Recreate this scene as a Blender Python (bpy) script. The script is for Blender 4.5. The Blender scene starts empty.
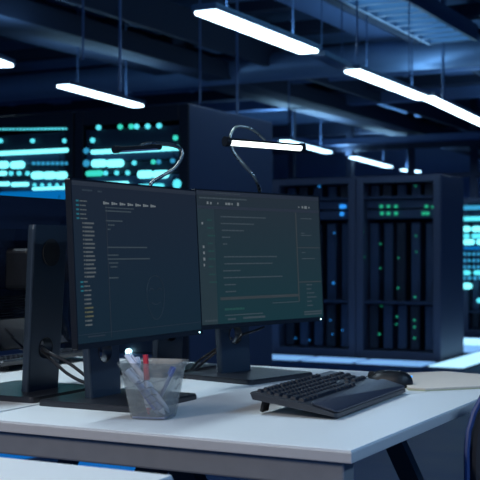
import bpy, bmesh, math, random
from mathutils import Vector, Matrix
random.seed(7)
C = bpy.context.scene.collection
R = math.radians

# ------------------------------------------------------------------ camera frame helpers
CA, SA = .886, .4636            # room is turned 27.6 degrees from the viewing direction
CAM_H = 1.048; DESK = .730; F = 1150.0; HOR = 251.0
def room(x, d, z=0.0):          # right/forward of the camera -> room axes
    return Vector((CA*x - SA*d, SA*x + CA*d, z))
def on_z(px, py, z):            # pixel on a horizontal plane
    d = (CAM_H - z)*F/(py - HOR)
    return room((px-240)/F*d, d, z)
def on_y(px, py, Y):            # pixel on a plane Y = const
    k = (px-240)/F
    d = Y/(SA*k + CA)
    return room(k*d, d, CAM_H - (py-HOR)/F*d)
def at_d(px, py, d):
    return room((px-240)/F*d, d, CAM_H - (py-HOR)/F*d)

# ------------------------------------------------------------------ materials
M = {}
def mat(name, col, rough=.5, metal=0, emit=None, es=0, noise=0, nscale=30, coat=0, spec=.5):
    m = bpy.data.materials.new(name); m.use_nodes = True
    nt = m.node_tree; b = nt.nodes['Principled BSDF']
    b.inputs['Base Color'].default_value = (*col, 1)
    b.inputs['Roughness'].default_value = rough
    b.inputs['Metallic'].default_value = metal
    b.inputs['Specular IOR Level'].default_value = spec
    if coat: b.inputs['Coat Weight'].default_value = coat
    if emit:
        b.inputs['Emission Color'].default_value = (*emit, 1)
        b.inputs['Emission Strength'].default_value = es
    if noise:
        tc = nt.nodes.new('ShaderNodeTexCoord'); n = nt.nodes.new('ShaderNodeTexNoise')
        n.inputs['Scale'].default_value = nscale; n.inputs['Detail'].default_value = 5
        nt.links.new(tc.outputs['Object'], n.inputs['Vector'])
        mx = nt.nodes.new('ShaderNodeMix'); mx.data_type = 'RGBA'
        mx.inputs[6].default_value = (*[c*(1-noise) for c in col], 1)
        mx.inputs[7].default_value = (*[min(1, c*(1+noise)) for c in col], 1)
        nt.links.new(n.outputs['Fac'], mx.inputs[0]); nt.links.new(mx.outputs[2], b.inputs['Base Color'])
        rr = nt.nodes.new('ShaderNodeMapRange'); rr.inputs[3].default_value = max(0, rough-.06); rr.inputs[4].default_value = min(1, rough+.06)
        nt.links.new(n.outputs['Fac'], rr.inputs[0]); nt.links.new(rr.outputs[0], b.inputs['Roughness'])
    M[name] = m; return m
mat('floor', (.002, .024, .100), .5, 0, spec=.18, noise=.25, nscale=3)
mat('wall', (.13, .18, .30), .8, noise=.12, nscale=4)
mat('ceiling', (.11, .19, .33), .9, noise=.15, nscale=3)
mat('beam', (.10, .16, .30), .6, noise=.1, nscale=6)
mat('dark_beam', (.018, .028, .055), .7, noise=.1, nscale=6)
mat('duct', (.20, .30, .46), .45, .3, noise=.08, nscale=5)
mat('rod', (.10, .16, .28), .5, .4, noise=.1, nscale=20)
mat('desk_top', (.62, .64, .64), .42, noise=.03, nscale=60)
mat('desk_edge', (.42, .41, .40), .5, noise=.05, nscale=80)
mat('desk_metal', (.22, .22, .22), .45, .3, noise=.08, nscale=40)
mat('leg_black', (.012, .013, .016), .4, .3, noise=.1, nscale=30)
mat('plastic_black', (.005, .006, .008), .42, noise=.15, nscale=60, spec=.3)
mat('stand_dark', (.024, .036, .050), .4, .3, noise=.1, nscale=80)
mat('base_dark', (.035, .037, .042), .30, .5, noise=.1, nscale=80)
mat('panel_back', (.010, .016, .032), .16, noise=.1, nscale=20, coat=.3)
mat('key', (.010, .012, .018), .55, spec=.25, noise=.15, nscale=60)
mat('key_body', (.018, .020, .025), .38, noise=.15, nscale=60)
mat('palm', (.016, .022, .038), .45, noise=.1, nscale=150)
mat('rubber', (.008, .008, .009), .8, noise=.1, nscale=60)
mat('cable', (.008, .008, .010), .45, noise=.1, nscale=60)
mat('chrome', (.20, .22, .21), .28, 1, noise=.05, nscale=60)
mat('paper', (.62, .54, .46), .75, noise=.05, nscale=25)
mat('paper_edge', (.45, .46, .30), .8, noise=.1, nscale=60)
mat('red', (.55, .02, .04), .35, noise=.1, nscale=60)
mat('blue_ink', (.03, .07, .45), .35, noise=.1, nscale=60)
mat('pen_white', (.72, .74, .82), .35, noise=.05, nscale=60)
mat('pen_grey', (.22, .26, .42), .35, noise=.05, nscale=60)
mat('fabric', (.008, .010, .016), .85, noise=.2, nscale=200)
mat('chair_piping', (.01, .03, .12), .5, noise=.1, nscale=60)
mat('rack_frame', (.060, .080, .14), .5, .2, noise=.1, nscale=8)
mat('rack_black', (.006, .008, .013), .5, .2, noise=.1, nscale=8)
mat('server', (.035, .060, .12), .45, .3, noise=.2, nscale=9)
mat('server_dark', (.015, .024, .045), .5, .3, noise=.2, nscale=9)
mat('light_housing', (.12, .18, .26), .5, .3, noise=.05, nscale=9)
mat('diffuser', (.8, .9, 1), .5, emit=(.60, .84, 1.0), es=9, noise=.02)
mat('diffuser_far', (.8, .9, 1), .5, emit=(.45, .76, 1.0), es=5, noise=.02)
mat('louvre_glow', (.3, .5, .8), .5, emit=(.25, .62, .90), es=2.6, noise=.02)
mat('louvre_slat', (.08, .14, .24), .4, .5, noise=.05, nscale=9)
mat('lamp_tube', (1, 1, 1), .4, emit=(.90, 1.0, .92), es=3.5, noise=.02)
mat('cyan', (.1, .6, .7), .4, emit=(.10, .75, .85), es=1.2, noise=.05)
mat('cyan_white', (.3, .8, .9), .4, emit=(.22, .95, 1.0), es=1.6, noise=.05)
mat('teal', (.1, .7, .5), .4, emit=(.04, .70, .52), es=1.0, noise=.05)
mat('cyan_dim', (.1, .4, .6), .4, emit=(.03, .30, .50), es=.9, noise=.05)
mat('led_blue', (.05, .3, .8), .4, emit=(.03, .35, 1.0), es=.9, noise=.05)
mat('led_green', (.05, .7, .3), .4, emit=(.02, .50, .26), es=.55, noise=.05)
mat('blue_panel', (.0, .1, .3), .4, emit=(.0, .13, .38), es=1.0, noise=.15, nscale=8)
mat('floor_glow', (.3, .5, .8), .5, emit=(.22, .50, .95), es=.75, noise=.05)
mat('floor_glow_bright', (.5, .7, .9), .5, emit=(.42, .78, 1.0), es=1.25, noise=.05)
mat('white_led', (1, 1, 1), .4, emit=(.5, .95, 1.0), es=8, noise=.02)

def screen_mat(name, top, bot, es=1.0):      # lit display wallpaper: upper colour to lower colour
    m = bpy.data.materials.new(name); m.use_nodes = True; nt = m.node_tree
    b = nt.nodes['Principled BSDF']; b.inputs['Base Color'].default_value = (.008, .010, .012, 1)
    b.inputs['Roughness'].default_value = .38; b.inputs['Specular IOR Level'].default_value = .2
    tc = nt.nodes.new('ShaderNodeTexCoord'); s = nt.nodes.new('ShaderNodeSeparateXYZ')
    nt.links.new(tc.outputs['Generated'], s.inputs[0])
    mx = nt.nodes.new('ShaderNodeMix'); mx.data_type = 'RGBA'
    nt.links.new(s.outputs['Z'], mx.inputs[0]); mx.inputs[6].default_value = (*bot, 1); mx.inputs[7].default_value = (*top, 1)
    nt.links.new(mx.outputs[2], b.inputs['Emission Color']); b.inputs['Emission Strength'].default_value = es
    M[name] = m
screen_mat('screen_a', (.0095, .0130, .021), (.004, .013, .020))
screen_mat('screen_b', (.016, .022, .027), (.006, .027, .031))
def ui(name, col):
    mat(name, (.01, .01, .01), .5, emit=col, es=1.0, noise=.02)
ui('ui_bar', (.016, .020, .028)); ui('ui_bar2', (.028, .034, .034)); ui('ui_text', (.036, .050, .058)); ui('ui_dim', (.022, .032, .042))
ui('ui_white', (.12, .14, .15)); ui('ui_cyan', (.01, .10, .13)); ui('ui_yellow', (.07, .07, .035)); ui('ui_green', (.01, .05, .04))
ui('ui_mark', (.0070, .0130, .0215)); ui('ui_side', (.013, .024, .026)); ui('ui_list', (.065, .075, .078))

def cup_material():
    m = bpy.data.materials.new('cup_plastic'); m.use_nodes = True; nt = m.node_tree
    b = nt.nodes['Principled BSDF']; b.inputs['Base Color'].default_value = (.27, .29, .29, 1)
    b.inputs['Roughness'].default_value = .3
    t = nt.nodes.new('ShaderNodeBsdfTransparent'); t.inputs[0].default_value = (.93, .94, .94, 1)
    mx = nt.nodes.new('ShaderNodeMixShader')
    n = nt.nodes.new('ShaderNodeTexNoise'); n.inputs['Scale'].default_value = 40
    tc = nt.nodes.new('ShaderNodeTexCoord'); nt.links.new(tc.outputs['Object'], n.inputs['Vector'])
    mr = nt.nodes.new('ShaderNodeMapRange'); mr.inputs[3].default_value = .16; mr.inputs[4].default_value = .42
    nt.links.new(n.outputs['Fac'], mr.inputs[0]); nt.links.new(mr.outputs[0], mx.inputs[0])
    nt.links.new(t.outputs[0], mx.inputs[1]); nt.links.new(b.outputs[0], mx.inputs[2])
    nt.links.new(mx.outputs[0], nt.nodes['Material Output'].inputs[0]); M['cup'] = m
cup_material()

# ------------------------------------------------------------------ mesh helpers
def add_box(bm, c, s, rot=None, bev=0, seg=2):
    r = bmesh.ops.create_cube(bm, size=1); vs = r['verts']
    bmesh.ops.scale(bm, vec=Vector(s), verts=vs)
    if bev:
        es = list({e for v in vs for e in v.link_edges})
        q = bmesh.ops.bevel(bm, geom=es, offset=min(bev, min(s)*.45), segments=seg, profile=.5, affect='EDGES')
        vs = list({v for f in q['faces'] for v in f.verts} | {v for v in vs if v.is_valid})
        # gather the whole island
        st = list(vs); seen = set(vs)
        while st:
            v = st.pop()
            for e in v.link_edges:
                o = e.other_vert(v)
                if o not in seen: seen.add(o); st.append(o)
        vs = list(seen)
    m = (rot.to_matrix().to_4x4() if hasattr(rot, 'to_matrix') else rot) if rot is not None else Matrix.Identity(4)
    bmesh.ops.transform(bm, matrix=Matrix.Translation(Vector(c)) @ m, verts=vs)
    return vs
def add_cyl(bm, p0, p1, r0, r1=None, n=20):
    p0 = Vector(p0); p1 = Vector(p1); r1 = r0 if r1 is None else r1
    L = (p1-p0).length
    q = bmesh.ops.create_cone(bm, cap_ends=True, segments=n, radius1=r0, radius2=r1, depth=L)
    m = Matrix.Translation((p0+p1)/2) @ Vector((0, 0, 1)).rotation_difference((p1-p0).normalized()).to_matrix().to_4x4()
    bmesh.ops.transform(bm, matrix=m, verts=q['verts'])
def add_tube(bm, pts, r, n=10, smooth=True):
    pts = [Vector(p) for p in pts]
    if smooth and len(pts) > 2:
        out = []; P = [pts[0]*2-pts[1]] + pts + [pts[-1]*2-pts[-2]]
        for i in range(1, len(P)-2):
            for k in range(8):
                t = k/8; a, b, c, d = P[i-1], P[i], P[i+1], P[i+2]
                out.append(.5*((2*b)+(c-a)*t+(2*a-5*b+4*c-d)*t*t+(3*b-a-3*c+d)*t**3))
        out.append(pts[-1]); pts = out
    rings = []; up = Vector((0, 0, 1)); prev = None
    for i, p in enumerate(pts):
        t = (pts[min(i+1, len(pts)-1)]-pts[max(i-1, 0)]).normalized()
        if prev is None:
            a = t.cross(up)
            if a.length < .1: a = t.cross(Vector((1, 0, 0)))
            a.normalize()
        else:
            a = (prev - t*prev.dot(t)).normalized()
        prev = a; b = t.cross(a)
        rings.append([bm.verts.new(p + (a*math.cos(2*math.pi*k/n)+b*math.sin(2*math.pi*k/n))*r) for k in range(n)])
    for A, B in zip(rings, rings[1:]):
        for k in range(n): bm.faces.new((A[k], A[(k+1) % n], B[(k+1) % n], B[k]))
    bm.faces.new(rings[0][::-1]); bm.faces.new(rings[-1])
def rrect(w, h, r, n=5):
    out = []
    for cx, cy, a0 in ((w/2-r, h/2-r, 0), (-w/2+r, h/2-r, 90), (-w/2+r, -h/2+r, 180), (w/2-r, -h/2+r, 270)):
        for k in range(n+1):
            a = R(a0+90*k/n); out.append((cx+r*math.cos(a), cy+r*math.sin(a)))
    return out
def add_loft(bm, loops, cap0=True, cap1=True):
    rs = [[bm.verts.new(p) for p in L] for L in loops]; n = len(rs[0])
    for A, B in zip(rs, rs[1:]):
        for k in range(n): bm.faces.new((A[k], A[(k+1) % n], B[(k+1) % n], B[k]))
    if cap0: bm.faces.new(rs[0][::-1])
    if cap1: bm.faces.new(rs[-1])
def obj(name, bm, m, parent=None, smooth=False, recalc=True):
    if recalc: bmesh.ops.recalc_face_normals(bm, faces=bm.faces)
    me = bpy.data.meshes.new(name); bm.to_mesh(me); bm.free()
    me.materials.append(M[m] if isinstance(m, str) else m)
    if smooth:
        for p in me.polygons: p.use_smooth = True
        try: me.set_sharp_from_angle(angle=R(40))
        except Exception: pass
    o = bpy.data.objects.new(name, me); C.objects.link(o)
    if parent: o.parent = parent
    return o
def tag(o, label, cat, group=None):
    o['label'] = label; o['category'] = cat
    if group: o['group'] = group
    return o
def thing(name, label, cat, loc=(0, 0, 0), rz=0, group=None):
    o = bpy.data.objects.new(name, None); C.objects.link(o); o.empty_display_size = .05
    o.location = loc; o.rotation_euler = (0, 0, rz); return tag(o, label, cat, group)
def B(): return bmesh.new()
def box_obj(name, c, s, m, parent=None, bev=0, smooth=False):
    bm = B(); add_box(bm, c, s, None, bev); return obj(name, bm, m, parent, smooth)
def struct(name, c, s, m, bev=0):
    o = box_obj(name, c, s, m, None, bev); o['kind'] = 'structure'; return o
def copy_tree(o, parent=None):
    c = o.copy(); C.objects.link(c); c.parent = parent
    for ch in list(o.children): copy_tree(ch, c)
    return c

# ------------------------------------------------------------------ room shell
XL, XR, YB, YF, ZC = -12.0, 6.0, 24.0, -1.5, 3.55
struct('floor', ((XL+XR)/2, (YB+YF)/2, -.05), (XR-XL+.4, YB-YF+.4, .1), 'floor')
struct('ceiling', ((XL+XR)/2, (YB+YF)/2, ZC+.05), (XR-XL+.4, YB-YF+.4, .1), 'ceiling')
struct('wall_left', (XL-.1, (YB+YF)/2, ZC/2), (.2, YB-YF+.4, ZC), 'wall')
struct('wall_back', ((XL+XR)/2, YB+.1, ZC/2), (XR-XL, .2, ZC), 'wall')
#struct('wall_right', (XR+.1, (YB+YF)/2, ZC/2), (.2, YB-YF+.4, ZC), 'wall')

# ceiling beams along the room's length (part of the building)
n = 1
def trim(c, s, m, bev=0):
    global n
    struct('trim_%d' % n, c, s, m, bev); n += 1
def beam_v(px, py, z, w, h, m, y0=None, y1=24):     # beam along Y through a pixel, underside at z
    p = on_z(px, py, z); y0 = p.y if y0 is None else y0
    trim((p.x, (y0+y1)/2, z+h/2), (w, y1-y0, h), m)
beam_v(150, 26, 3.1, .20, .16, 'beam', 3)
beam_v(160, 32, 3.0, .06, .30, 'dark_beam', 3)
beam_v(45, 42, 3.0, .34, .14, 'dark_beam', 3)
beam_v(90, 36, 3.25, .14, .20, 'dark_beam', 3)
beam_v(330, 15, 3.2, .34, .16, 'beam', 3)
beam_v(345, 8, 3.1, .10, .26, 'dark_beam', 3)
beam_v(450, 38, 3.1, .20, .20, 'dark_beam', 3)
beam_v(300, 100, 3.0, .26, .16, 'dark_beam', 5, 24)
beam_v(400, 130, 2.9, .30, .18, 'dark_beam', 5, 24)
beam_v(20, 96, 3.2, .3, .2, 'beam', 5)
# cross members along X
for k, (py, z, h, m, d) in enumerate(((14, 3.35, .10, 'dark_beam', .14), (40, 3.30, .12, 'dark_beam', .2), (66, 3.15, .14, 'dark_beam', .2),
                                       (100, 3.1, .16, 'dark_beam', .25), (112, 3.0, .14, 'beam', .2), (140, 3.05, .22, 'dark_beam', .2), (150, 2.75, .10, 'beam', .2))):
    p = on_z(240, py, z)
    trim(((XL+XR)/2, p.y, z+h/2), (XR-XL, d, h), m)
# far partition frame behind the racks
pY = 17.5
trim(((XL+XR)/2, pY, on_y(400, 177, pY).z), (XR-XL, .12, .07), 'dark_beam')
trim(((XL+XR)/2, pY, on_y(400, 146, pY).z), (XR-XL, .12, .10), 'dark_beam')
for px in (292, 350, 411, 474):
    p = on_y(px, 150, pY); trim((p.x, pY, ZC/2), (.10, .10, ZC), 'dark_beam')

# ------------------------------------------------------------------ big round duct across the room
def duct(px, py, z, r, label, x0, x1, m='duct'):
    p = on_z(px, py, z-r)
    t = thing('ventilation_duct', label, 'duct', (0, p.y, z))
    bm = B(); add_cyl(bm, (x0, 0, 0), (x1, 0, 0), r, n=40); obj('duct_pipe', bm, m, t, True)
    for k in range(6):
        x = x0 + (x1-x0)*(k+.5)/6
        bm = B(); add_cyl(bm, (x-.03, 0, 0), (x+.03, 0, 0), r+.012, n=40); obj('joint_collar', bm, m, t, True)
        bm = B(); add_cyl(bm, (x, 0, r*.9), (x, 0, ZC-z), .008, n=8); obj('hanger_rod', bm, 'rod', t)
duct(300, 79, 3.02, .155, 'thick round blue ventilation duct crossing under the ceiling behind the lights', -11.5, 5.5)
duct(120, 97, 3.15, .10, 'thinner dark round duct crossing the ceiling behind the thick one', -11.5, 5.5, 'beam')

# ------------------------------------------------------------------ linear ceiling lights
def linear_light(x, y0, y1, z, w, label, m='diffuser'):
    L = y1-y0
    t = thing('ceiling_light', label, 'ceiling light', (x, (y0+y1)/2, z), 0, 'linear ceiling lights')
    bm = B(); add_box(bm, (0, 0, .030), (w+.03, L+.04, .04), None, .008); obj('housing', bm, 'light_housing', t)
    bm = B(); add_box(bm, (0, 0, 0), (w, L, .022), None, .008, 3); obj('diffuser', bm, m, t, True)
    for s in (-1, 1):
        bm = B(); add_cyl(bm, (0, s*L*.32, .045), (0, s*L*.32, ZC-z), .007, n=8); obj('suspension_rod', bm, 'rod', t)
    return t
LZ = 2.55
def light_px(a, b, w, label, m='diffuser', z=LZ, up=9):
    p = on_z(a[0], a[1], z); q = on_z(b[0], b[1], z); c = (p+q)/2; v = q-p
    t = linear_light(0, -v.length/2, v.length/2, z, w, label, m)
    t.location = c; rz = math.atan2(v.y, v.x)-math.pi/2; t.rotation_euler = (0, 0, rz)
    add_uplight(c, v.length, rz, up)
    return t
def add_uplight(c, L, rz, e):                      # blue area light added above each fixture to brighten the ceiling
    l = bpy.data.lights.new('added_uplight', 'AREA'); l.shape = 'RECTANGLE'; l.size = .12; l.size_y = L; l.color = (.28, .58, .90); l.energy = e
    o = bpy.data.objects.new('added_uplight', l); C.objects.link(o); o.location = (c.x, c.y, c.z+.06); o.rotation_euler = (math.pi, 0, -rz)
light_px((205, 12), (309, 52), .155, 'brightest linear ceiling light, top centre, hanging in front of the thick duct')
light_px((352, 71), (423, 98.5), .135, 'linear ceiling light hanging under the right part of the thick duct, joined to the next')
light_px((427, 97.5), (498, 131), .13, 'linear ceiling light running out of the right edge, end to end with its neighbour')
light_px((63, 86), (138, 106), .13, 'linear ceiling light hanging above the two bright server racks on the left')
light_px((-50, 44), (6, 66), .13, 'linear ceiling light with only its end showing at the left edge')
light_px((284, 141), (328, 152.5), .14, 'small far linear ceiling light just behind the lit gooseneck lamp', 'diffuser_far', up=40)
light_px((353, 157.5), (389, 167), .14, 'small far linear ceiling light above the dark racks, second from far end of row', 'diffuser_far', up=40)
light_px((405, 169.7), (416, 172), .20, 'farthest and smallest linear ceiling light, just above the right dark rack', 'diffuser_far', up=40)
light_px((256, 169.5), (262, 171.5), .22, 'tiny far ceiling light seen just above the right monitor beside the lamp neck', 'diffuser_far', up=2)
def trunking(a, b, label):                      # unlit channel that joins two lights of the row
    p = on_z(a[0], a[1], LZ+.03); q = on_z(b[0], b[1], LZ+.03); c = (p+q)/2; v = q-p
    t = thing('lighting_channel', label, 'channel', c, math.atan2(v.y, v.x)-math.pi/2)
    box_obj('channel', (0, 0, 0), (.13, v.length, .04), 'light_housing', t, .004)
    box_obj('cover_strip', (0, 0, -.022), (.09, v.length-.02, .004), 'duct', t)
    for k in (-1, 1):
        bm = B(); add_cyl(bm, (0, k*v.length*.35, .02), (0, k*v.length*.35, ZC-LZ-.03), .005, n=8); obj('suspension_rod', bm, 'rod', t)
trunking((317, 53), (346, 67), 'unlit metal channel joining the brightest ceiling light to the next one')
# same row continued overhead, above the desks (outside the frame)
linear_light(-2.1, 1.3, 2.9, LZ, .17, 'linear ceiling light above the desk with the monitors, outside the view')
linear_light(1.3, .4, 2.8, LZ, .17, 'linear ceiling light added above the aisle to the right of the desk, outside the view')

# louvred ceiling light
zl = 2.95
a = on_z(432, 44, zl); wl = .40
t = thing('louvred_ceiling_light', 'wide louvred ceiling light with cross slats near the top right corner', 'ceiling light', (a.x+wl/2, a.y-2.2, zl))
box_obj('housing', (0, 0, .10), (wl+.06, 4.4, .08), 'light_housing', t, .01)
box_obj('glow_panel', (0, 0, .052), (wl, 4.34, .01), 'louvre_glow', t)
for s in (-1, 1): box_obj('side_rail', (s*(wl/2+.015), 0, .03), (.03, 4.4, .08), 'louvre_slat', t)
for k in range(20):
    box_obj('slat', (0, -2.15+4.3*k/19, .02), (wl, .045, .05), 'louvre_slat', t)
for x in (-.15, .15):
    for y in (-1.5, 1.5):
        bm = B(); add_cyl(bm, (x, y, .13), (x, y, ZC-zl), .007, n=8); obj('suspension_rod', bm, 'rod', t)

# ------------------------------------------------------------------ thin hanging pipes that come down from the ceiling
for (px, py, d, r, lb) in ((83, 60, 8.0, .014, 'thin drop pipe hanging left of the brightest light, over the left racks'),
                     (120, 92, 8.0, .018, 'drop pipe hanging above the bright server racks, ending by a ceiling light'),
                     (237, 114, 9.5, .018, 'long drop pipe hanging in front of the thick duct near its middle'),
                     (200, 104, 9.5, .014, 'drop pipe hanging at the right corner of the bright racks'),
                     (357, 56, 7.5, .010, 'thin drop pipe hanging in front of the bright end of the duct'),
                     (409, 78, 7.5, .007, 'thin wire hanging through the louvred light, in front of the duct'),
                     (443, 100, 10.5, .022, 'short bright drop pipe hanging right of the joined ceiling lights'),
                     (289, 122, 12.5, .014, 'drop pipe hanging behind the lit lamp under the duct')):
    p = at_d(px, py, d)
    o = thing('drop_pipe', lb, 'pipe', (p.x, p.y, p.z), 0, 'thin pipes hanging from the ceiling')
    bm = B(); add_cyl(bm, (0, 0, 0), (0, 0, ZC-p.z), r*.6, n=10); obj('pipe', bm, 'rod', o, True)
    bm = B(); add_cyl(bm, (0, 0, ZC-p.z-.02), (0, 0, ZC-p.z), r*2.5, n=12); obj('ceiling_flange', bm, 'rod', o)

# ------------------------------------------------------------------ bright server racks (left)
RY = 6.30                 # front plane of the row
def led_row(parent, px0, px1, py, h, m, Yp, loc, name='indicator_light'):
    a = on_y(px0, py, Yp); b = on_y(px1, py, Yp); z = on_y((px0+px1)/2, py, Yp).z
    s = ((a.x-SA*0)-(0)); d = (Yp/CA)
    hm = h/F*Yp/.83; w = abs(b.x-a.x)
    bm = B(); L = [Vector((x, 0, zz)) for x, zz in rrect(max(w, hm), hm, hm*.49, 4)]
    add_loft(bm, [[v+Vector((0, .012, 0)) for v in L], [v+Vector((0, 0, 0)) for v in L]])
    o = obj(name, bm, m, parent); o.location = ((a.x+b.x)/2-loc[0], Yp-.022-loc[1], z-loc[2]); return o
def dot(parent, px, py, h, m, Yp, loc): return led_row(parent, px-h*.4, px+h*.4, py, h, m, Yp, loc)
xr = on_y(190, 150, RY).x; xm = on_y(75, 150, RY).x
xl = xm-(xr-xm)
HT = on_y(188, 104, RY).z
def bright_rack(x0, x1, label):
    cx = (x0+x1)/2; w = x1-x0-.01; loc = (cx, RY, 0)
    t = thing('server_rack', label, 'server rack', loc, 0, 'bright server racks on the left')
    dp = 1.2
    bm = B()
    add_box(bm, (-w/2+.012, dp/2, HT/2), (.024, dp, HT), None, .004); add_box(bm, (w/2-.012, dp/2, HT/2), (.024, dp, HT), None, .004)
    add_box(bm, (0, dp-.012, HT/2), (w-.05, .024, HT-.01)); add_box(bm, (0, dp/2, .05), (w-.05, dp-.05, .1)); add_box(bm, (0, dp/2, HT-.02), (w-.05, dp-.05, .04))
    obj('cabinet', bm, 'rack_frame', t)
    bm = B()
    for s in (-1, 1): add_box(bm, (s*(w/2-.035), -.004, HT/2), (.07, .02, HT), None, .004)
    add_box(bm, (0, -.004, HT-.05), (w-.142, .02, .10), None, .004); add_box(bm, (0, -.004, .05), (w-.142, .02, .10), None, .004)
    obj('front_frame', bm, 'rack_black', t)
    mods = []
    z = .115; hs = [.18, .09, .18, .13, .27, .13, .18, .09, .09, .09, .09, .09, .13]
    while z < HT-.14:
        h = min(hs[len(mods) % len(hs)], HT-.105-z)
        if h < .03: break
        bm = B(); add_box(bm, (0, 0, 0), (w-.16, .6, h-.008), None, .003)
        for s in (-1, 1): add_tube(bm, [(s*(w/2-.11), -.30, -h*.25), (s*(w/2-.11), -.325, -h*.2), (s*(w/2-.11), -.325, h*.2), (s*(w/2-.11), -.30, h*.25)], .004, 6)
        o = obj('server_module', bm, 'server' if len(mods) % 2 else 'server_dark', t); o.location = (0, .31, z+h/2)
        mods.append(o); z += h
    return t, loc
LY = RY+.01
t1, l1 = bright_rack(xl, xm, 'leftmost bright server rack with a row of twenty tiny cyan lights along its top')
t2, l2 = bright_rack(xm, xr, 'bright server rack behind the unlit gooseneck lamp, with loose cyan and green dots on top')
cw, cy, te, dm, lb_ = 'cyan_white', 'cyan', 'teal', 'cyan_dim', 'led_blue'
LP = RY+.002
for k in range(20): dot(t1, 1.5+66*k/19, 129.5-k*.03, 2.1, cy, LP, l1)
for px in (2, 34, 66): dot(t1, px, 141, 4.5, cy, LP, l1)
led_row(t1, 0, 70, 152, 4.2, cw, LP, l1)
for a_, b_, y_, h_, m_ in ((0, 10, 165, 7.5, cw), (12, 26, 165, 7.5, cw), (0, 8, 173.5, 4.5, cw), (33, 45, 175.5, 7.5, cw), (45, 57, 175.5, 7.5, cw), (57, 69, 175.5, 7.5, cw),
                       (0, 11, 184, 4.2, cw), (13, 30, 184.5, 4.2, cw), (34, 67, 188.5, 3, cw)): led_row(t1, a_, b_, y_, h_, m_, LP, l1)
for k in range(8): dot(t1, 35+33*k/7, 163.5, 3.6, dm, LP, l1)
for px in (12.5, 20.5, 29): dot(t1, px, 173.5, 4.5, cy, LP, l1)
for k in range(5): dot(t1, 36+k*7.5, 185, 3.2, cy, LP, l1)
led_row(t1, 0, 69, 196, 10, 'blue_panel', LP, l1, 'blue_light_panel')
for px, py, m_ in ((100, 127.7, cy), (121.6, 127, te), (132.5, 126.7, te), (138, 126.7, cy), (149, 126.5, cy), (160.4, 126, cy), (94, 140.5, cy), (176.7, 138, te)):
    dot(t2, px, py, 5, m_, LP, l2)
led_row(t2, 92.5, 181, 150.3, 4.2, cw, LP, l2)
for a_, b_, y_, h_, m_ in ((93, 108, 163.5, 7.5, cw), (108, 125, 163.5, 7.5, cw), (87.5, 104, 173.5, 5.5, te), (139, 154, 174.5, 7.5, cw), (154, 170, 174.5, 7.5, cw),
                       (86, 89.5, 151, 6, dm), (86, 89.5, 163.5, 7, dm), (177, 180, 184, 9, cy), (93, 130, 184, 4, cw), (140, 165, 186, 4, cy)): led_row(t2, a_, b_, y_, h_, m_, LP, l2)
for px, py, m_ in ((135.5, 163, cy), (154.6, 162, te), (160, 162, dm), (174, 161, dm), (107, 173.3, cy), (118, 173, cy), (129, 173, cy)): dot(t2, px, py, 4.4, m_, LP, l2)
dot(t2, 130, 351.5, 5, 'white_led', LP, l2)
led_row(t2, 160, 168, 345, 3, cy, LP, l2)
led_row(t2, 97, 106, 336, 3, cy, LP, l2)

# ------------------------------------------------------------------ dark server racks (right)
def dark_rack(xa, xb, Y, top, depth, label, leds, rackm='rack_frame', shelves=(197, 303), bays=5, group='dark server racks beyond the desk', door=False):
    cx = (xa+xb)/2; w = xb-xa-.006; loc = (cx, Y, 0)
    t = thing('server_rack', label, 'server rack', loc, 0, group)
    bm = B()
    fw = .075
    for s in (-1, 1): add_box(bm, (s*(w/2-fw/2), depth/2, top/2), (fw, depth, top), None, .006)
    add_box(bm, (0, depth/2, top-.03), (w-2*fw, depth, .06)); add_box(bm, (0, depth/2, .04), (w-2*fw, depth, .08)); add_box(bm, (0, depth-.02, top/2), (w-2*fw, .04, top-.12))
    obj('cabinet', bm, rackm, t)
    zs = [on_y(400, s, Y).z for s in shelves]
    for z in zs:
        box_obj('shelf', (0, depth/2-.02, z), (w-2*fw, depth-.1, .022), 'server', t)
    iw = w-2*fw
    edges = [.08] + sorted(zs) + [top-.06]
    for r_, (z0, z1) in enumerate(zip(edges, edges[1:])):
        z0 += .013; z1 -= .013
        if r_ == 1:
            ls = z1-.20
            for q in range(2):
                zz = ls+.05+.1*q
                box_obj('server_module', (0, .37, zz), (iw-.02, .60, .085), 'server', t, .004)
            z1 = ls-.01
        for k in range(bays):
            bw = iw/bays
            h = (z1-z0)*.97
            bm = B(); add_box(bm, (0, 0, 0), (bw*.62, .55, h), None, .006)
            add_box(bm, (bw*.12, -.28, h*.30), (bw*.12, .012, h*.15)); add_box(bm, (bw*.12, -.28, -h*.28), (bw*.12, .012, h*.12))
            o = obj('server_module', bm, 'server' if (k+r_) % 3 else 'server_dark', t); o.location = (-iw/2+bw*(k+.5), .37+.02*((k*7+r_) % 3), z0+h/2)
    for (px, py, h, m_) in leds: dot(t, px, py, h*.85 if h > 3 else h*.62, m_, Y+.055, loc)
    return t
DY = 10.50
xB1 = on_y(441, 300, DY).x; xB0 = on_y(355.5, 300, DY).x; xA0 = on_y(272, 300, DY).x
topz = on_y(440, 174.5, DY).z
gr = 'led_green'
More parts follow.
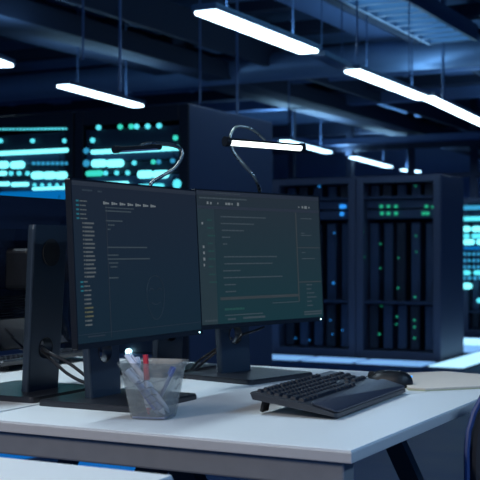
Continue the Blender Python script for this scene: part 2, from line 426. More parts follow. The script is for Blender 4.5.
L2 = [(382, 206.5, 3.6, gr), (389, 206.5, 3.6, gr), (396.5, 206.5, 3.6, gr), (427, 206.5, 3.6, gr), (433, 207, 3, gr),
      (382.5, 213.5, 4, gr), (389, 213.5, 4, gr), (396.5, 213.5, 4, gr), (424, 213.5, 4, gr), (428, 213.5, 4, gr),
      (364.5, 232, 1.8, gr), (365, 257, 1.6, gr), (364, 296, 2, gr), (416.5, 236, 2, gr), (416, 186, 1.8, gr), (417, 252, 1.6, gr), (381, 244, 2, gr), (399, 258, 1.8, gr),
      (398.5, 288, 2.6, gr), (415.5, 297, 2.6, gr), (381, 268, 1.6, gr), (364, 285, 2, 'led_blue'), (380, 334, 2.8, gr), (415, 320, 2.6, gr), (415, 327, 2.6, gr),
      (415, 338, 2.8, gr), (397.5, 316.5, 2.4, gr), (364, 323, 2.6, gr), (397, 324, 2, gr), (382, 306, 1.5, gr)]
L1 = [(342, 206.5, 4.4, lb_), (345, 206.5, 4, lb_), (342.5, 214, 4.4, lb_), (320, 186.5, 2.6, lb_), (336, 183, 1.8, lb_), (334, 283, 3, lb_), (335, 233, 1.8, lb_),
      (331, 320, 1.6, lb_), (333, 334, 1.6, lb_), (343, 330, 1.6, lb_), (310, 340, 1.6, lb_), (296, 338, 1.6, lb_)]
dark_rack(xB0, xB1, DY, topz, .75, 'dark server rack at the corner of its row, with rows of green lights', L2)
dark_rack(xA0, xB0, DY, topz, .75, 'dark server rack right of the monitors with a pair of blue lights', L1)
FY = 13.85
xF0 = on_y(461.5, 300, FY).x
tf = dark_rack(xF0, xF0+.85, FY, on_y(470, 198, FY).z, .8, 'far server rack with glowing blue bars, cut by the right edge', [], shelves=(203, 310), group=None)
lf = tuple(tf.location)
for py, a_, b_, h_, m_ in ((207.7, 463, 490, 3.6, dm), (218.7, 463, 490, 3.6, cy), (229, 463, 471, 4.6, cw), (229, 472, 490, 4.6, cw), (236, 463, 470, 4, cy), (236, 472, 490, 4, cy), (242, 463, 475, 4.6, cw), (242, 477, 490, 4.6, cw),
                       (248, 463, 490, 2.4, 'blue_panel'), (272.7, 463, 471, 3.8, cy), (272.7, 474, 490, 3.8, cy), (286, 462.5, 472.5, 5, cw), (300.5, 477, 490, 3.8, cy)):
    led_row(tf, a_, b_, py, h_, m_, FY-.02, lf)
for y_ in (254, 260.5, 267): 
    for k in range(5): dot(tf, 465+4.6*k, y_, 2.6, dm, FY-.02, lf)
for k in range(4): dot(tf, 464.5+5.4*k, 278, 3, dm, FY-.02, lf)

# floor lights at the foot of the dark racks, glow for floor reflections
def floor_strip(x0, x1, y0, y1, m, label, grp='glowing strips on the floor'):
    t = thing('floor_glow', label, 'floor light', ((x0+x1)/2, (y0+y1)/2, 0), 0, grp)
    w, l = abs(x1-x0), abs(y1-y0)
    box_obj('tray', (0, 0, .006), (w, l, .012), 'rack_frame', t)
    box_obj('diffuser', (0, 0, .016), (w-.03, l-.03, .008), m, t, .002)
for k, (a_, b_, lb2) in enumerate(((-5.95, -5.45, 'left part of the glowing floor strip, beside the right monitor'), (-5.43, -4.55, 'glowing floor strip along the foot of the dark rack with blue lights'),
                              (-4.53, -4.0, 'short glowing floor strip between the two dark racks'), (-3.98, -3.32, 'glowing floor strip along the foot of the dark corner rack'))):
    floor_strip(a_, b_, 9.85, 10.30, 'floor_glow', lb2)
floor_strip(-3.30, -2.95, 9.9, 12.3, 'floor_glow_bright', 'bright glowing floor strip running back beside the dark corner rack')
floor_strip(-4.3, -3.32, 11.45, 12.3, 'floor_glow', 'pale blue glow in place of a floor reflection at the right edge behind the corner rack')  # this panel and the next glow in place of light mirrored in the floor
floor_strip(-4.3, -2.9, 12.34, 13.3, 'floor_glow_bright', 'brightest glow in place of a floor reflection at the right edge in front of the far rack')

mat('floor_blue_glow', (.0, .1, .3), .5, emit=(.0, .11, .42), es=.8, noise=.05)  # emission stands in for blue light falling on the floor
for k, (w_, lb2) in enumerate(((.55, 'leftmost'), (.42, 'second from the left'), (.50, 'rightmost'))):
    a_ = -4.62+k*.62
    floor_strip(a_, a_+w_, 4.35, 4.95, 'floor_blue_glow', 'deep blue glow for the blue-lit floor glimpsed under the desk, %s of three' % lb2, 'blue glow laid on the floor under the desk')

# ------------------------------------------------------------------ desks
def desk(x0, x1, y0, y1, label, legs=True, beam=True):
    cx, cy = (x0+x1)/2, (y0+y1)/2; w, l = x1-x0, y1-y0
    t = thing('desk', label, 'desk', (cx, cy, 0), 0, 'white office desks')
    bm = B(); add_box(bm, (0, 0, DESK-.0025), (w-.003, l-.003, .005), None, .001); obj('desktop', bm, 'desk_top', t)
    bm = B(); add_box(bm, (0, 0, DESK-.0125), (w, l, .018), None, .0015); obj('edge_band', bm, 'desk_edge', t)
    for s in (-1, 1):
        if beam:
            box_obj('cross_beam', (-.003, s*(l/2-.035), DESK-.044), (w-.08 if s > 0 else w-.03, .045, .044), 'desk_metal', t, .004)
        for q in (-1, 1):
            bm = B()
            p0 = Vector((q*.03, s*(l/2-.085), DESK-.068)); p1 = Vector((q*w*.45, s*(l/2-.085), .012))
            add_loft(bm, [[p+Vector((x, y, 0)) for x, y in ((-.026, -.018), (.026, -.018), (.026, .018), (-.026, .018))] for p in (p1, p0+Vector((0, 0, .0)))])
            lg = obj('leg', bm, 'leg_black', t)
            bm = B(); add_cyl(bm, (p1.x, p1.y, 0), (p1.x, p1.y, .013), .024, n=16); obj('foot_pad', bm, 'rubber', lg)
    box_obj('side_rail', (0, 0, DESK-.04), (.05, l-.16, .034), 'desk_metal', t, .003)
    return t
desk(-1.472, -.692, 1.706, 2.85, 'white desk in the middle that carries the cup and the black keyboard')
desk(-2.262, -1.480, 1.706, 2.85, 'white desk at the left edge under the monitor turned away')
dC = on_z(173.5, 475, DESK)
desk(dC.x-.78, dC.x, dC.y-.95, dC.y, 'nearest white desk, only a strip of its top at the lower left')

# ------------------------------------------------------------------ monitors
MW, MH = .480, .322
def arc_slab(bm, w, h, y0, y1, r, zc=0, xc=0):
    L = rrect(w, h, r, 5)
    add_loft(bm, [[Vector((xc+x, y0, zc+z)) for x, z in L], [Vector((xc+x, y1, zc+z)) for x, z in L]])
def make_monitor(label, cx, cy, rz, bottom, top, smat, tilt=3.0, kind='front'):
    t = thing('monitor', label, 'monitor', (cx, cy, DESK), rz, None)
    H = top-bottom; zc = (top+bottom)/2-DESK
    TM = Matrix.Translation((0, 0, zc)) @ Matrix.Rotation(-R(tilt), 4, 'X')
    bm = B(); arc_slab(bm, MW, H, 0, .012, .004)
    fr = obj('housing', bm, 'plastic_black', t); fr.matrix_local = TM
    bm = B(); L0 = rrect(MW-.006, H-.006, .01); L1 = rrect(MW-.06, H-.06, .03); L2 = rrect(.30, .20, .03)
    add_loft(bm, [[Vector((x, .0122, z)) for x, z in L0], [Vector((x, .022, z)) for x, z in L1], [Vector((x, .040, z)) for x, z in L2]])
    bk = obj('back_cover', bm, 'panel_back', t); bk.matrix_local = TM
    for k in range(9):
        bm = B(); add_box(bm, (0, .0405, -.05-.006*k), (.18, .001, .0025)); o = obj('vent_slot', bm, 'rubber', bk)
    # slim chin along the bottom and thin bezel strips
    bm = B(); add_box(bm, (0, -.0012, -H/2+.005), (MW, .0024, .010)); add_box(bm, (0, -.0008, H/2-.0015), (MW, .0016, .003))
    for s in (-1, 1): add_box(bm, (s*(MW/2-.0015), -.0008, 0), (.003, .0016, H))
    bz = obj('bezel', bm, 'plastic_black', t); bz.matrix_local = TM
    scr = None
    sw, sh = MW-.007, H-.0145
    bm = B(); add_box(bm, (0, -.0005, 0), (sw, .001, sh)); scr = obj('screen', bm, smat, t)
    scr.matrix_local = TM @ Matrix.Translation((0, 0, .0035))
    bm = B(); add_cyl(bm, (MW/2-.016, -.003, -H/2+.005), (MW/2-.016, -.0022, -H/2+.005), .0016, n=10)
    pw = obj('power_light', bm, 'white_led', t); pw.matrix_local = TM
    # stand
    bm = B(); pw_ = .112; th = .020
    zt = (1.105-DESK); yb, yt = .095, .119          # column footing and top (leans away from the panel)
    n_ = 32
    def col_sec(z, w): 
        y = yb+(yt-yb)*z/zt
        return [Vector((x, y+yy, z)) for x, yy in rrect(w, th, .006, 3)]
    add_loft(bm, [col_sec(z, pw_+.012*z/zt) for z in (.010, .08, .2, .3, zt-.01)] + [col_sec(zt, pw_+.008)])
    colm = obj('stand_column', bm, 'stand_dark', t)
    yh = yb+(yt-yb)*.105/zt                          # round cable hole right through the column
    bm = B(); add_cyl(bm, (0, yh-.05, .105), (0, yh+.05, .105), .0225, n=36); cut = obj('cut', bm, 'rubber')
    md = colm.modifiers.new('hole', 'BOOLEAN'); md.object = cut; md.operation = 'DIFFERENCE'; md.solver = 'EXACT'
    sv = (colm.parent, t.location.copy(), t.rotation_euler.copy()); t.location = (0, 0, 0); t.rotation_euler = (0, 0, 0)
    bpy.context.view_layer.update()
    me = bpy.data.meshes.new_from_object(colm.evaluated_get(bpy.context.evaluated_depsgraph_get()))
    colm.modifiers.clear(); colm.data = me; bpy.data.objects.remove(cut)
    t.location = sv[1]; t.rotation_euler = sv[2]
    for s in (-1, 1):
        y = yh; bm = B(); add_tube(bm, [(.0235*math.cos(R(a)), y+s*(th/2+.0005), .105+.0235*math.sin(R(a))) for a in range(0, 361, 15)], .0016, 6, False); obj('hole_ring', bm, 'base_dark', colm)
    y = yb+(yt-yb)*.315/zt
    bm = B(); add_cyl(bm, (0, y+th*.45, .315), (0, y+th/2+.003, .315), .030, n=40); obj('mount_cap', bm, 'rubber', colm, True)
    bm = B(); add_box(bm, (0, (.036+yt-th/2)/2, zc+.01), (.10, yt-th/2-.036+.008, .09), None, .01, 3); obj('mount_arm', bm, 'plastic_black', t)
    bm = B(); L = rrect(.25, .24, .012, 4)
    add_loft(bm, [[Vector((x, y+.055, z)) for x, y in L] for z in (0, .008)] + [[Vector((x*.985, y*.985+.055, .012)) for x, y in L]])
    obj('stand_base', bm, 'base_dark', t)
    return t, scr, sw, sh

def ui_rects(scr, sw, sh, name, m, rects, depth=.0006):
    bm = B()
    for (s, tt, w, h) in rects:      # top-left fractions
        add_box(bm, (-sw/2+(s+w/2)*sw, -.001-depth/2, sh/2-(tt+h/2)*sh), (w*sw, depth, h*sh))
    return obj(name, bm, m, scr)
def words(s0, t, total, h=.010, wmin=.008, wmax=.03, gap=.004):
    out = []; s = s0
    while s < s0+total:
        w = min(random.uniform(wmin, wmax), s0+total-s)
        if w > .003: out.append((s, t, w, h))
        s += w+gap
    return out

m1, s1, sw, sh = make_monitor('front monitor with a dark navy code screen and file list on its left', -1.291, 2.026, R(90), .860, 1.187, 'screen_a')
ui_rects(s1, sw, sh, 'title_bar', 'ui_bar', [(0, 0, 1, .028)])
ui_rects(s1, sw, sh, 'menu_text', 'ui_dim', words(.07, .05, .07) + words(.18, .052, .03) + words(.34, .012, .22, .007))
g = [(.06, .040+.0, .012, .010)]
side = []; cyl_ = []; yel = []
for k in range(5): cyl_ += [(0.024, .118+k*.027, .018, .011)]; side += words(0.050, .120+k*.027, .05 - .01*(k % 2), .008)
for k in range(14): side += [(0.062, .255+k*.0255, .008, .010)] + words(0.075, .255+k*.0255, .068-.012*(k % 3 == 1), .011, .03, .07, .002)
for k in range(3): cyl_ += [(0.032, .618+k*.027, .018, .011)]; side += words(0.056, .618+k*.027, .03+.01*k, .009)
for k in range(8):
    (yel if k in (3, 4, 5) else side).extend([(0.054, .700+k*.0262, .008, .010)] + words(0.066, .700+k*.0262, .035+.012*(k in (3, 4, 5)), .011, .03, .06, .002))
ui_rects(s1, sw, sh, 'file_list_text', 'ui_list', side); ui_rects(s1, sw, sh, 'folder_icons', 'ui_cyan', cyl_); ui_rects(s1, sw, sh, 'yellow_list_text', 'ui_yellow', yel)
hd = []
for k in range(7):
    s = .218+k*.062; hd += [(s, .118, .010, .019), (s+.013, .121, .014, .014), (s+.030, .124, .012, .010)]
ui_rects(s1, sw, sh, 'heading_text', 'ui_white', hd)
code = words(0.232, .152, .22, .007, .006, .014, .004) + words(0.232, .172, .20, .009, .006, .014, .004) + words(0.232, .235, .13, .009, .006, .014, .004) + words(0.247, .262, .05, .009, .006, .014, .004) + words(0.242, .29, .02, .009, .006, .014, .004)
code += words(0.234, .405, .31, .009, .006, .014, .004) + words(0.234, .455, .08, .009, .006, .014, .004) + words(0.234, .480, .33, .009, .006, .014, .004) + words(0.242, .505, .07, .009, .006, .014, .004) + words(0.252, .530, .05, .009, .006, .014, .004) + words(0.237, .600, .07, .009, .006, .014, .004)
ui_rects(s1, sw, sh, 'code_text', 'ui_text', code)
ui_rects(s1, sw, sh, 'pane_lines', 'ui_bar', [(.235, .10, .0025, .88), (.0, .945, 1, .003), (.07, .958, .12, .008)])
# faint pale crest on the wallpaper
bm = B()
pts = []
for a in range(0, 361, 12):
    x = math.cos(R(a))*.035; z = math.sin(R(a))*(.055 if math.sin(R(a)) < 0 else .038); pts.append(Vector((sw*.10+x, -.0012, -sh*.22+z)))
add_tube(bm, pts, .0009, 6, False)
for q in (-1, 1): add_tube(bm, [(sw*.10+q*.006, -.0012, -sh*.20), (sw*.10+q*.016, -.0012, -sh*.185), (sw*.10+q*.026, -.0012, -sh*.20)], .0011, 6)
add_tube(bm, [(sw*.10-.018, -.0012, -sh*.28), (sw*.10, -.0012, -sh*.295), (sw*.10+.018, -.0012, -sh*.28)], .0011, 6)
obj('wallpaper_crest', bm, 'ui_mark', s1)

m2, s2, sw, sh = make_monitor('right monitor with a grey-green code window, standing behind the keyboard', -1.2745, 2.560, R(76.7), .864, 1.194, 'screen_b')
ui_rects(s2, sw, sh, 'title_bar', 'ui_bar', [(0, 0, 1, .030), (0, .112, 1, .022)])
ui_rects(s2, sw, sh, 'menu_text', 'ui_text', words(.05, .010, .28, .008) + words(.02, .048, .36, .011))
ui_rects(s2, sw, sh, 'toolbar_icons', 'ui_white', [(.075, .080, .012, .020), (.100, .082, .010, .018), (.155, .085, .006, .012), (.215, .082, .012, .018), (.232, .082, .020, .018), (.262, .084, .008, .014), (.305, .078, .014, .026),
        (.815, .085, .008, .012), (.845, .082, .012, .018), (.868, .080, .022, .022), (.905, .085, .010, .012)])
ui_rects(s2, sw, sh, 'side_pane', 'ui_side', [(0, .135, .125, .865)], .0004)
ui_rects(s2, sw, sh, 'side_icons', 'ui_white', [(.030, .235, .012, .018), (.033, .41, .012, .02), (.034, .455, .012, .02), (.034, .500, .014, .022), (.034, .545, .010, .02)])
gt = []
for k in range(9): gt += words(.072, .215+k*.058, .035+.01*(k % 3), .010)
ui_rects(s2, sw, sh, 'side_text', 'ui_green', gt)
code = []
for k, (a_, w_) in enumerate(((.175, .36), (.175, .26), (.18, .17), (.18, .06), (.185, .03))): code += words(a_, .185+k*.052, w_, .010)
for k, (a_, w_) in enumerate(((.19, .42), (.19, .38), (.18, .13), (.18, .47), (.185, .09), (.19, .08), (.175, .11))): code += words(a_, .49+k*.053, w_, .010)
ui_rects(s2, sw, sh, 'code_text', 'ui_text', code)
ui_rects(s2, sw, sh, 'pane_lines', 'ui_bar2', [(.785, .135, .008, .73), (.15, .80, .64, .022), (.795, .42, .20, .008), (.795, .700, .20, .010)])
ui_rects(s2, sw, sh, 'bottom_text', 'ui_text', words(.55, .803, .22, .008) + words(.56, .86, .22, .007) + words(.18, .935, .30, .008) + words(.20, .962, .06, .014) + words(.32, .958, .18, .016) + words(.03, .965, .09, .012)
         + words(.83, .18, .10, .008) + words(.83, .30, .03, .008) + words(.83, .318, .09, .008) + words(.83, .46, .03, .008) + words(.83, .51, .12, .008))
ui_rects(s2, sw, sh, 'bottom_green_text', 'ui_green', words(.18, .885, .15, .016))
lst = []
for k, w_ in enumerate((.05, .04, .07, .09, .04, .05)): lst += words(.86, .725+k*.034, w_, .009)
ui_rects(s2, sw, sh, 'list_text', 'ui_text', lst + words(.83, .945, .16, .012) + words(.83, .965, .16, .012))

mat('screen_off', (.008, .010, .014), .2, noise=.1)
make_monitor('monitor turned away at the left edge, its dark stand with a round hole facing us', -1.668, 2.05, R(-90), .825, 1.172, 'screen_b', 2.0)
make_monitor('monitor turned away, mostly hidden behind the front monitor', -1.668, 2.60, R(-96), .825, 1.160, 'screen_b', 2.0)

# ------------------------------------------------------------------ gooseneck lamps clipped to the monitors
def gooseneck(label, neck, head0, head1, clip, headr, lit, grp):
    t = thing('gooseneck_lamp', label, 'lamp', clip, 0, grp); c = Vector(clip)
    bm = B(); add_tube(bm, [Vector(p)-c for p in neck], .0042, 10); obj('neck', bm, 'chrome', t, True)
    h0, h1 = Vector(head0)-c, Vector(head1)-c; ax = (h1-h0).normalized()
    bm = B(); add_cyl(bm, h0, h1, headr, n=24)
    hd = obj('lamp_head', bm, 'plastic_black', t, True)
    down = Vector((0, 0, -1)) if not lit else room(0, -1).normalized()*.9 + Vector((0, 0, -.45)); down.normalize()
    bm = B(); add_cyl(bm, h0+ax*.012+down*headr*.30, h1-ax*.006+down*headr*.30, headr*.86, n=24)
    obj('light_tube', bm, 'lamp_tube' if lit else 'pen_grey', t, True)
    for p, r in ((h0, headr*1.35), (h1, headr*1.15)):
        bm = B(); add_cyl(bm, p-ax*.006, p+ax*.006, r, n=24); obj('end_cap', bm, 'plastic_black', t, True)
    # spring clip that grips the monitor's top edge
    bm = B()
    add_box(bm, (0, .0, -.012), (.020, .026, .040), None, .003)
    obj('clip', bm, 'plastic_black', t)
    return t
# lit lamp, held by the right monitor
dB = 3.0
cl = Vector((-1.306, 2.563-.0, 1.188))
def at_plane_clip(px, py, d): return at_d(px, py, d)
nB = [at_d(260, 203, 2.915), at_d(260, 193, 2.91), at_d(255, 178, 2.875), at_d(243, 164, 2.875), at_d(232.5, 150, 2.875), at_d(230.5, 137, 2.875), at_d(236, 127.5, 2.885), at_d(245, 127, 2.895), at_d(255, 131, 2.905), at_d(265, 139.5, 2.925)]
gooseneck('lit gooseneck lamp with a white tube above the right monitor', nB, at_d(226.5, 141.5, 2.865), at_d(302, 147.5, 3.005), tuple(at_d(260, 201, 2.915)), .0095, True, None)
nA = [at_d(150, 200, 2.50), at_d(151, 184, 2.50), at_d(162, 176, 2.52), at_d(175, 168, 2.54), at_d(182, 156, 2.55), at_d(180, 148.5, 2.55), at_d(168, 144.5, 2.52), at_d(150, 143.5, 2.48), at_d(140, 146, 2.46)]
gooseneck('unlit gooseneck lamp with a black head above the front monitor', nA, at_d(116, 149.5, 2.40), at_d(158, 147, 2.50), tuple(at_d(151, 194, 2.50)), .0058, False, None)

# ------------------------------------------------------------------ cables
def cable(label, pts, r=.0032):
    bm = B(); add_tube(bm, pts, r, 8); o = obj('cable', bm, 'cable', None, True); return tag(o, label, 'cable', None)
Z = DESK
cable('upper black cable drooping from the left stand hole to the front monitor stand', [at_d(42, 348, 2.50), at_d(50, 353, 2.44), at_d(70, 364, 2.43), at_d(92, 381, 2.42)], .0036)
cable('lower black cable drooping from the left stand hole to the front monitor base', [at_d(42, 351, 2.49), at_d(52, 360, 2.45), at_d(68, 374, 2.43), at_d(86, 383, 2.42), at_d(100, 384, 2.43)], .0036)
cable('upper black cable looping left from the right monitor stand', [at_d(232, 338, 3.0), at_d(218, 348, 3.02), at_d(200, 360, 3.03), at_d(187, 374, 2.93)], .0036)
cable('lower black cable looping left from the right monitor stand', [at_d(232, 345, 3.0), at_d(215, 353, 3.0), at_d(198, 367, 2.97), at_d(184, 378, 2.86)], .0036)
cable('black cable rising right from the right monitor stand to its panel', [at_d(236, 342, 2.88), at_d(242, 335, 2.87), at_d(254, 331, 2.90), at_d(264, 327, 2.93)], .003)
cable('thin black cable behind the stand at the left edge', [at_d(-6, 333, 2.72), at_d(8, 341, 2.70), at_d(22, 349, 2.66), at_d(42, 351, 2.60)], .0026)

# ------------------------------------------------------------------ keyboards
def keyboard(label, cx, cy, rz, tilt=4.5):
    t = thing('keyboard', label, 'keyboard', (cx, cy, Z), rz, None); t.scale = (1, .90, 1)
    Wk, D0 = .445, .205                      # local x along the keys, local y away from the user
    TK = Matrix.Translation((0, -D0/2, .004)) @ Matrix.Rotation(R(tilt), 4, 'X') @ Matrix.Translation((0, D0/2, 0))
    bm = B()
    def sec(x, w=0):
        return [Vector((x, -.102, 0)), Vector((x, -.100, .008)), Vector((x, -.040, .015)), Vector((x, .098, .016)), Vector((x, .103, .012)), Vector((x, .096, .001))]
    add_loft(bm, [[Vector((v.x, v.y*.95, v.z*.8+.001)) for v in sec(-Wk/2)], sec(-Wk/2+.006), sec(Wk/2-.006), [Vector((v.x, v.y*.95, v.z*.8+.001)) for v in sec(Wk/2)]])
    body = obj('body', bm, 'key_body', t); body.matrix_local = TK
    bm = B()
    L = rrect(Wk-.008, .062, .010, 4)
    add_loft(bm, [[Vector((x, y-.069, .0095+(y+.031)*.105)) for x, y in L], [Vector((x, y-.069, .0125+(y+.031)*.105)) for x, y in L], [Vector((x*.99, y*.95-.069, .0140+(y+.031)*.105)) for x, y in L]])
    pr = obj('palm_rest', bm, 'palm', t, True); pr.matrix_local = TK
    # keys: each cap a dished, tapered block
    def cap(w, l):
        bm = B(); A = rrect(w, l, .002, 2); Bq = rrect(w-.004, l-.005, .0025, 2)
        add_loft(bm, [[Vector((x, y, 0)) for x, y in A], [Vector((x, y+.0008, .0055)) for x, y in Bq]])
        add_loft(bm, [[Vector((x, y+.0008, .0056)) for x, y in Bq], [Vector((x*.7, y*.7+.0008, .0050)) for x, y in Bq]])
        bmesh.ops.recalc_face_normals(bm, faces=bm.faces)
        me = bpy.data.meshes.new('key'); bm.to_mesh(me); bm.free(); me.materials.append(M['key']); return me
    caps = {}; u = .0186; cnt = 0
    rows = [[('k', 1)] + [('g', .6)] + [('k', 1)]*4 + [('g', .3)] + [('k', 1)]*4 + [('g', .3)] + [('k', 1)]*4 + [('g', .35), ('k', 1), ('k', 1), ('k', 1)],
            [('k', 1)]*13 + [('k', 1.9), ('g', .3), ('k', 1), ('k', 1), ('k', 1), ('g', .3), ('k', 1), ('k', 1), ('k', 1), ('k', 1)],
            [('k', 1.5)] + [('k', 1)]*12 + [('k', 1.4), ('g', .3), ('k', 1), ('k', 1), ('k', 1), ('g', .3), ('k', 1), ('k', 1), ('k', 1), ('k', 1)],
            [('k', 1.75)] + [('k', 1)]*11 + [('k', 2.15), ('g', 3.6), ('k', 1), ('k', 1), ('k', 1)],
            [('k', 2.2)] + [('k', 1)]*10 + [('k', 2.7), ('g', 1.3), ('k', 1), ('g', 1.3), ('k', 1), ('k', 1), ('k', 1), ('k', 1)],
            [('k', 1.3), ('k', 1.3), ('k', 1.3), ('k', 5.8), ('k', 1.3), ('k', 1.3), ('k', 1.3), ('k', 1.3), ('g', .3), ('k', 1), ('k', 1), ('k', 1), ('g', .3), ('k', 2), ('k', 1)]]
    for r_, row in enumerate(rows):
        x = -Wk/2+.012; y = .086-r_*.0192-(.004 if r_ else 0)
        for kd, w in row:
            if kd == 'k' and cnt < 100:
                kk = round(w, 2)
                if kk not in caps: caps[kk] = cap(w*u-.0024, .0162 if r_ else .0135)
                o = bpy.data.objects.new('key', caps[kk]); C.objects.link(o); o.parent = t
                zt_ = .0152 if y > -.04 else .0150
                o.matrix_local = TK @ Matrix.Translation((x+w*u/2, y, .0150)); cnt += 1
            x += w*u
    bm = B()
    for x in (-.095, .095): pass
    for s in (-1, 1):
        bm2 = B(); hh = D0*math.sin(R(tilt))+.003
        add_box(bm2, (s*(Wk/2-.035), .078, hh/2+.0012), (.030, .008, hh-.003), Matrix.Rotation(R(14), 4, 'X'), .002); obj('foot', bm2, 'rubber', t)
    bm.free()
    return t
kf0 = on_z(342, 416.5, Z+.004); kf1 = on_z(403.5, 391.5, Z+.008)
kd = (kf1-kf0); kd.z = 0; kang = math.atan2(kd.y, kd.x)
mid = (kf0+kf1)/2; nrm = Vector((-math.sin(kang), math.cos(kang), 0))
kc = mid+nrm*.093
keyboard('black keyboard with a palm rest propped on its feet on the middle desk', kc.x, kc.y, kang, 7.0)
kb2 = on_z(74, 356, Z)
keyboard('second black keyboard, blurred at the left edge behind the turned-away monitor', -2.03, kb2.y-.26, R(-90), 3)

# ------------------------------------------------------------------ mouse
mp = on_z(388.5, 386.5, Z); t = thing('computer_mouse', 'black mouse lying past the end of the keyboard', 'mouse', (mp.x, mp.y, Z), kang+R(8), None)
def mouse_loops(sc=1.0, z0=.0, up=1.0):
    loops = []
    for i in range(9):
        f = i/8; k = math.cos(f*math.pi/2)**.6 if f < 1 else .04
        z = z0+.038*math.sin(f*math.pi/2)*up
        loops.append([Vector((x*k*(1-.10*math.cos(2*math.atan2(y, x))), y*k-.010*f, z)) for x, y in [(.033*sc*math.cos(R(a)), .057*sc*math.sin(R(a))) for a in range(0, 360, 12)]])
    return loops
bm = B(); add_loft(bm, mouse_loops()); obj('body', bm, 'plastic_black', t, True)
bm = B(); add_cyl(bm, (-.004, .040, .026), (.004, .040, .026), .009, n=20); obj('scroll_wheel', bm, 'rubber', t, True)
for s in (-1, 1):
    bm = B(); add_tube(bm, [(s*.004, .056, .019), (s*.004, .030, .0330), (s*.004, .010, .0375)], .0012, 6); obj('button_seam', bm, 'rubber', t)
bm = B(); add_tube(bm, [(.033, -.020, .012), (.036, .0, .013), (.033, .022, .012)], .0030, 8); obj('side_grip', bm, 'chrome', t, True)
bm = B(); add_tube(bm, [(.026, -.040, .018), (.022, -.047, .022), (.012, -.053, .024)], .0022, 8); obj('blue_light', bm, 'led_blue', t, True)

# ------------------------------------------------------------------ paper folder
c0 = on_z(408, 390.5, Z); c1 = on_z(425, 391.5, Z); c2 = on_z(490, 388.5, Z); c3 = on_z(488, 377.5, Z); c4 = on_z(446, 373.8, Z); c5 = on_z(398, 375.5, Z)
t = thing('paper_folder', 'beige paper folder lying open at the right end of the desk', 'folder', ((c0+c2)/2), 0, None)
o0 = (c0+c2)/2
for k, (dz, sc_, m_, nm) in enumerate(((0.0005, 1.0, 'paper_edge', 'back_cover'), (.0030, .985, 'paper', 'paper_sheets'), (.0052, .992, 'paper', 'front_cover'))):
    bm = B(); P = [c0, c1, c2, c3, c4, c5]; ctr = sum(P, Vector())/6
    lp = [(p-ctr)*sc_+ctr-o0 for p in P]
    add_loft(bm, [[v+Vector((0, 0, dz)) for v in lp], [v+Vector((0, 0, dz+.0018)) for v in lp]]); obj(nm, bm, m_, t)

# ------------------------------------------------------------------ pencil cup and pens
cp = on_z(153.5, 417.5, Z); CR = R(27.6-14)
t = thing('pencil_cup', 'translucent grey plastic cup on the middle desk, holding pens', 'cup', (cp.x, cp.y, Z), CR, None)
bm = B(); outer = []
HC = .108
prof = [(.0, .074), (.004, .078), (.02, .083), (.06, .096), (.096, .107), (.097, .112), (.101, .114), (.104, .118), (HC, .119), (HC, .113), (.1, .108), (.06, .092), (.02, .079), (.006, .073)]
add_loft(bm, [[Vector((x, y, z)) for x, y in rrect(w, w*.93, .018, 6)] for z, w in prof])
obj('cup_body', bm, 'cup', t, True)
# raised swirl on the near wall and ribs
bm = B()
for k in range(5):
    z = .020+k*.013; w = .083+(z-.02)/.04*.013
    y = -w*.93/2-.0004
    add_tube(bm, [(-w*.22+j*w*.11, y, z+.0045*math.sin(j*1.7+k)) for j in range(5)], .0011, 6)
for k in range(4):
    z = .025+k*.018; w = .083+(z-.02)/.04*.0127
    add_tube(bm, [(w/2+.0003, -w*.2+j*w*.1, z+.004*math.cos(j*1.5+k)) for j in range(5)], .0011, 6)
obj('raised_pattern', bm, 'cup', t, True)
box_obj('cup_floor', (0, 0, .0035), (.064, .060, .004), 'pen_grey', t, .001)
cr = Matrix.Translation(cp) @ Matrix.Rotation(CR, 4, 'Z')
cr = Matrix.Translation((cp.x, cp.y, Z)) @ Matrix.Rotation(CR, 4, 'Z')
def pen(label, a, b, r, m, capm, caplen=.04, kind='pen'):
    a = cr @ Vector(a); b = cr @ Vector(b); ax = (b-a).normalized(); L = (b-a).length
    t = thing(kind, label, 'pen', tuple(a), 0, None); e = b-a
    bm = B(); add_cyl(bm, ax*.012, e-ax*caplen, r, n=16); obj('barrel', bm, m, t, True)
    bm = B(); add_cyl(bm, Vector((0, 0, 0)), ax*.012, r*.25, r, n=16); obj('tip', bm, capm, t, True)
    bm = B(); add_cyl(bm, e-ax*caplen, e, r*1.12, r*1.0, n=16); cpn = obj('cap', bm, capm, t, True)
    sd = ax.cross(Vector((0, 0, 1))).cross(ax).normalized()
    bm = B(); add_box(bm, e-ax*(caplen*.45)+sd*(r*1.5), (.0025, .0035, caplen*.8), Vector((0, 0, 1)).rotation_difference(ax).to_matrix().to_4x4(), .0008); obj('clip', bm, capm, cpn)
pen('red marker standing upright in the cup', (-.002, -.022, .009), (-.014, -.006, .120), .0052, 'pen_white', 'red', .048, 'marker')
pen('white pen leaning left in the cup, its end over the rim', (.030, .005, .010), (-.056, .004, .119), .0052, 'pen_white', 'pen_white', .03)
pen('grey-blue pen leaning left in the cup beside the white one', (.030, -.022, .010), (-.044, -.030, .092), .0062, 'pen_grey', 'pen_white', .03)
pen('dark blue pen leaning in the cup, its tip down at the base', (.018, -.024, .009), (-.042, -.022, .088), .0038, 'blue_ink', 'pen_grey', .02)
pen('short pen with a blue tip leaning right inside the cup', (-.006, .020, .009), (.032, .032, .094), .0038, 'pen_grey', 'blue_ink', .02)
pen('clear ruler-like pen lying across the back of the rim', (-.02, .026, .009), (-.045, .030, .112), .0035, 'pen_white', 'pen_white', .02)

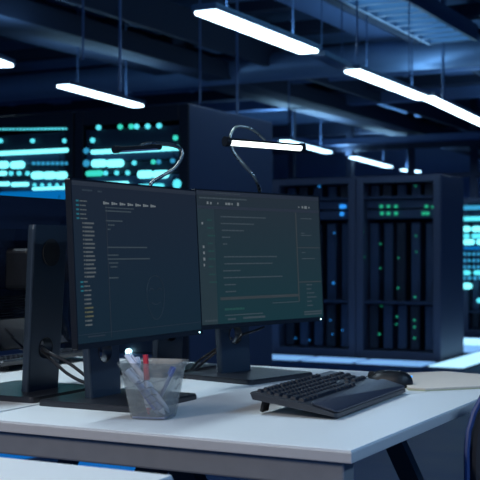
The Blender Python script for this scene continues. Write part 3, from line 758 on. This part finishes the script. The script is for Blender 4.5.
# ------------------------------------------------------------------ office chair at the right edge
chx = room(.672, 2.05)
t = thing('office_chair', 'black office chair with blue edging, cut by the lower right corner', 'chair', (chx.x, chx.y, 0), R(20), None)
def pad(w, h, th, r, M_, name, m, bend=0):
    bm = B(); L = rrect(w, h, r, 8)
    def P(x, y, z): return Vector((x, y + bend*(x/w)**2, z))
    add_loft(bm, [[P(x*.94, -th/2, z*.94) for x, z in L], [P(x, -th*.25, z) for x, z in L], [P(x, th*.25, z) for x, z in L], [P(x*.94, th/2, z*.94) for x, z in L]])
    o = obj(name, bm, m, t, True); o.matrix_local = M_; return o
pad(.50, .52, .07, .20, Matrix.Translation((0, .22, .585)) @ Matrix.Rotation(R(-8), 4, 'X'), 'backrest', 'fabric', -.10)
bm = B(); L = rrect(.505, .525, .20, 8); pts = [Vector((x, -.03-.10*(x/.5)**2, z)) for x, z in L]; add_tube(bm, pts+[pts[0]], .006, 8, False)
o = obj('piping', bm, 'chair_piping', t, True); o.matrix_local = Matrix.Translation((0, .22, .585)) @ Matrix.Rotation(R(-8), 4, 'X')
pad(.50, .48, .08, .12, Matrix.Translation((0, 0, .40)) @ Matrix.Rotation(R(90), 4, 'X'), 'seat', 'fabric')
bm = B(); add_cyl(bm, (0, 0, .09), (0, 0, .37), .028, n=20); obj('gas_column', bm, 'stand_dark', t, True)
bm = B(); add_tube(bm, [(0, .0, .35), (0, .20, .35), (0, .29, .42), (0, .27, .56)], .02, 10); obj('back_bar', bm, 'stand_dark', t, True)
for k in range(5):
    a = R(72*k+18); v = Vector((math.cos(a), math.sin(a), 0))
    bm = B(); add_tube(bm, [Vector((0, 0, .10)), v*.15+Vector((0, 0, .095)), v*.30+Vector((0, 0, .07))], .018, 8); lg = obj('leg', bm, 'stand_dark', t, True)
    pr = Vector((-v.y, v.x, 0)); bm = B(); add_cyl(bm, v*.30-pr*.015+Vector((0, 0, .030)), v*.30+pr*.015+Vector((0, 0, .030)), .030, n=16); obj('caster', bm, 'rubber', lg, True)

# ------------------------------------------------------------------ light: blue ambience, room lamps, added fill
w = bpy.data.worlds.new('World'); bpy.context.scene.world = w; w.use_nodes = True
bg = w.node_tree.nodes['Background']; bg.inputs[0].default_value = (.07, .22, .60, 1); bg.inputs[1].default_value = .6
def area(name, loc, sx, sy, col, e, rot=(0, 0, 0)):
    l = bpy.data.lights.new(name, 'AREA'); l.shape = 'RECTANGLE'; l.size = sx; l.size_y = sy; l.color = col; l.energy = e
    o = bpy.data.objects.new(name, l); C.objects.link(o); o.location = loc; o.rotation_euler = rot; return o
area('desk_row_lamp', (-2.1, 2.1, LZ-.02), .16, 1.5, (.72, .88, 1), 32)
area('front_row_lamp', (-1.6, -1.0, LZ-.02), .16, 1.5, (1, .97, .93), 95)
area('aisle_fill', (1.3, 1.6, LZ-.02), .3, 2.4, (.35, .62, 1), 60)  # blue light added out of view to brighten the desk's right edge
for k, (x, y) in enumerate(((-5.5, 15), (-8.5, 19), (-3, 19))): area('far_wall_fill', (x, y, LZ-.1), .2, 1.6, (.35, .6, 1), 60)  # area lights added to brighten the dark back wall

# ------------------------------------------------------------------ camera
cam = bpy.data.cameras.new('Camera'); co = bpy.data.objects.new('Camera', cam); C.objects.link(co)
co.location = (0, 0, CAM_H); co.rotation_euler = (R(90), 0, math.atan2(SA, CA))
cam.sensor_width = 36; cam.lens = F/480*36; cam.shift_y = (HOR-240)/480; cam.clip_end = 100; cam.clip_start = .05
cam.dof.use_dof = True; cam.dof.focus_distance = 2.45; cam.dof.aperture_fstop = 9.5
s = bpy.context.scene; s.camera = co
s.view_settings.view_transform = 'Standard'; s.view_settings.look = 'None'; s.view_settings.gamma = 1; s.view_settings.exposure = 0
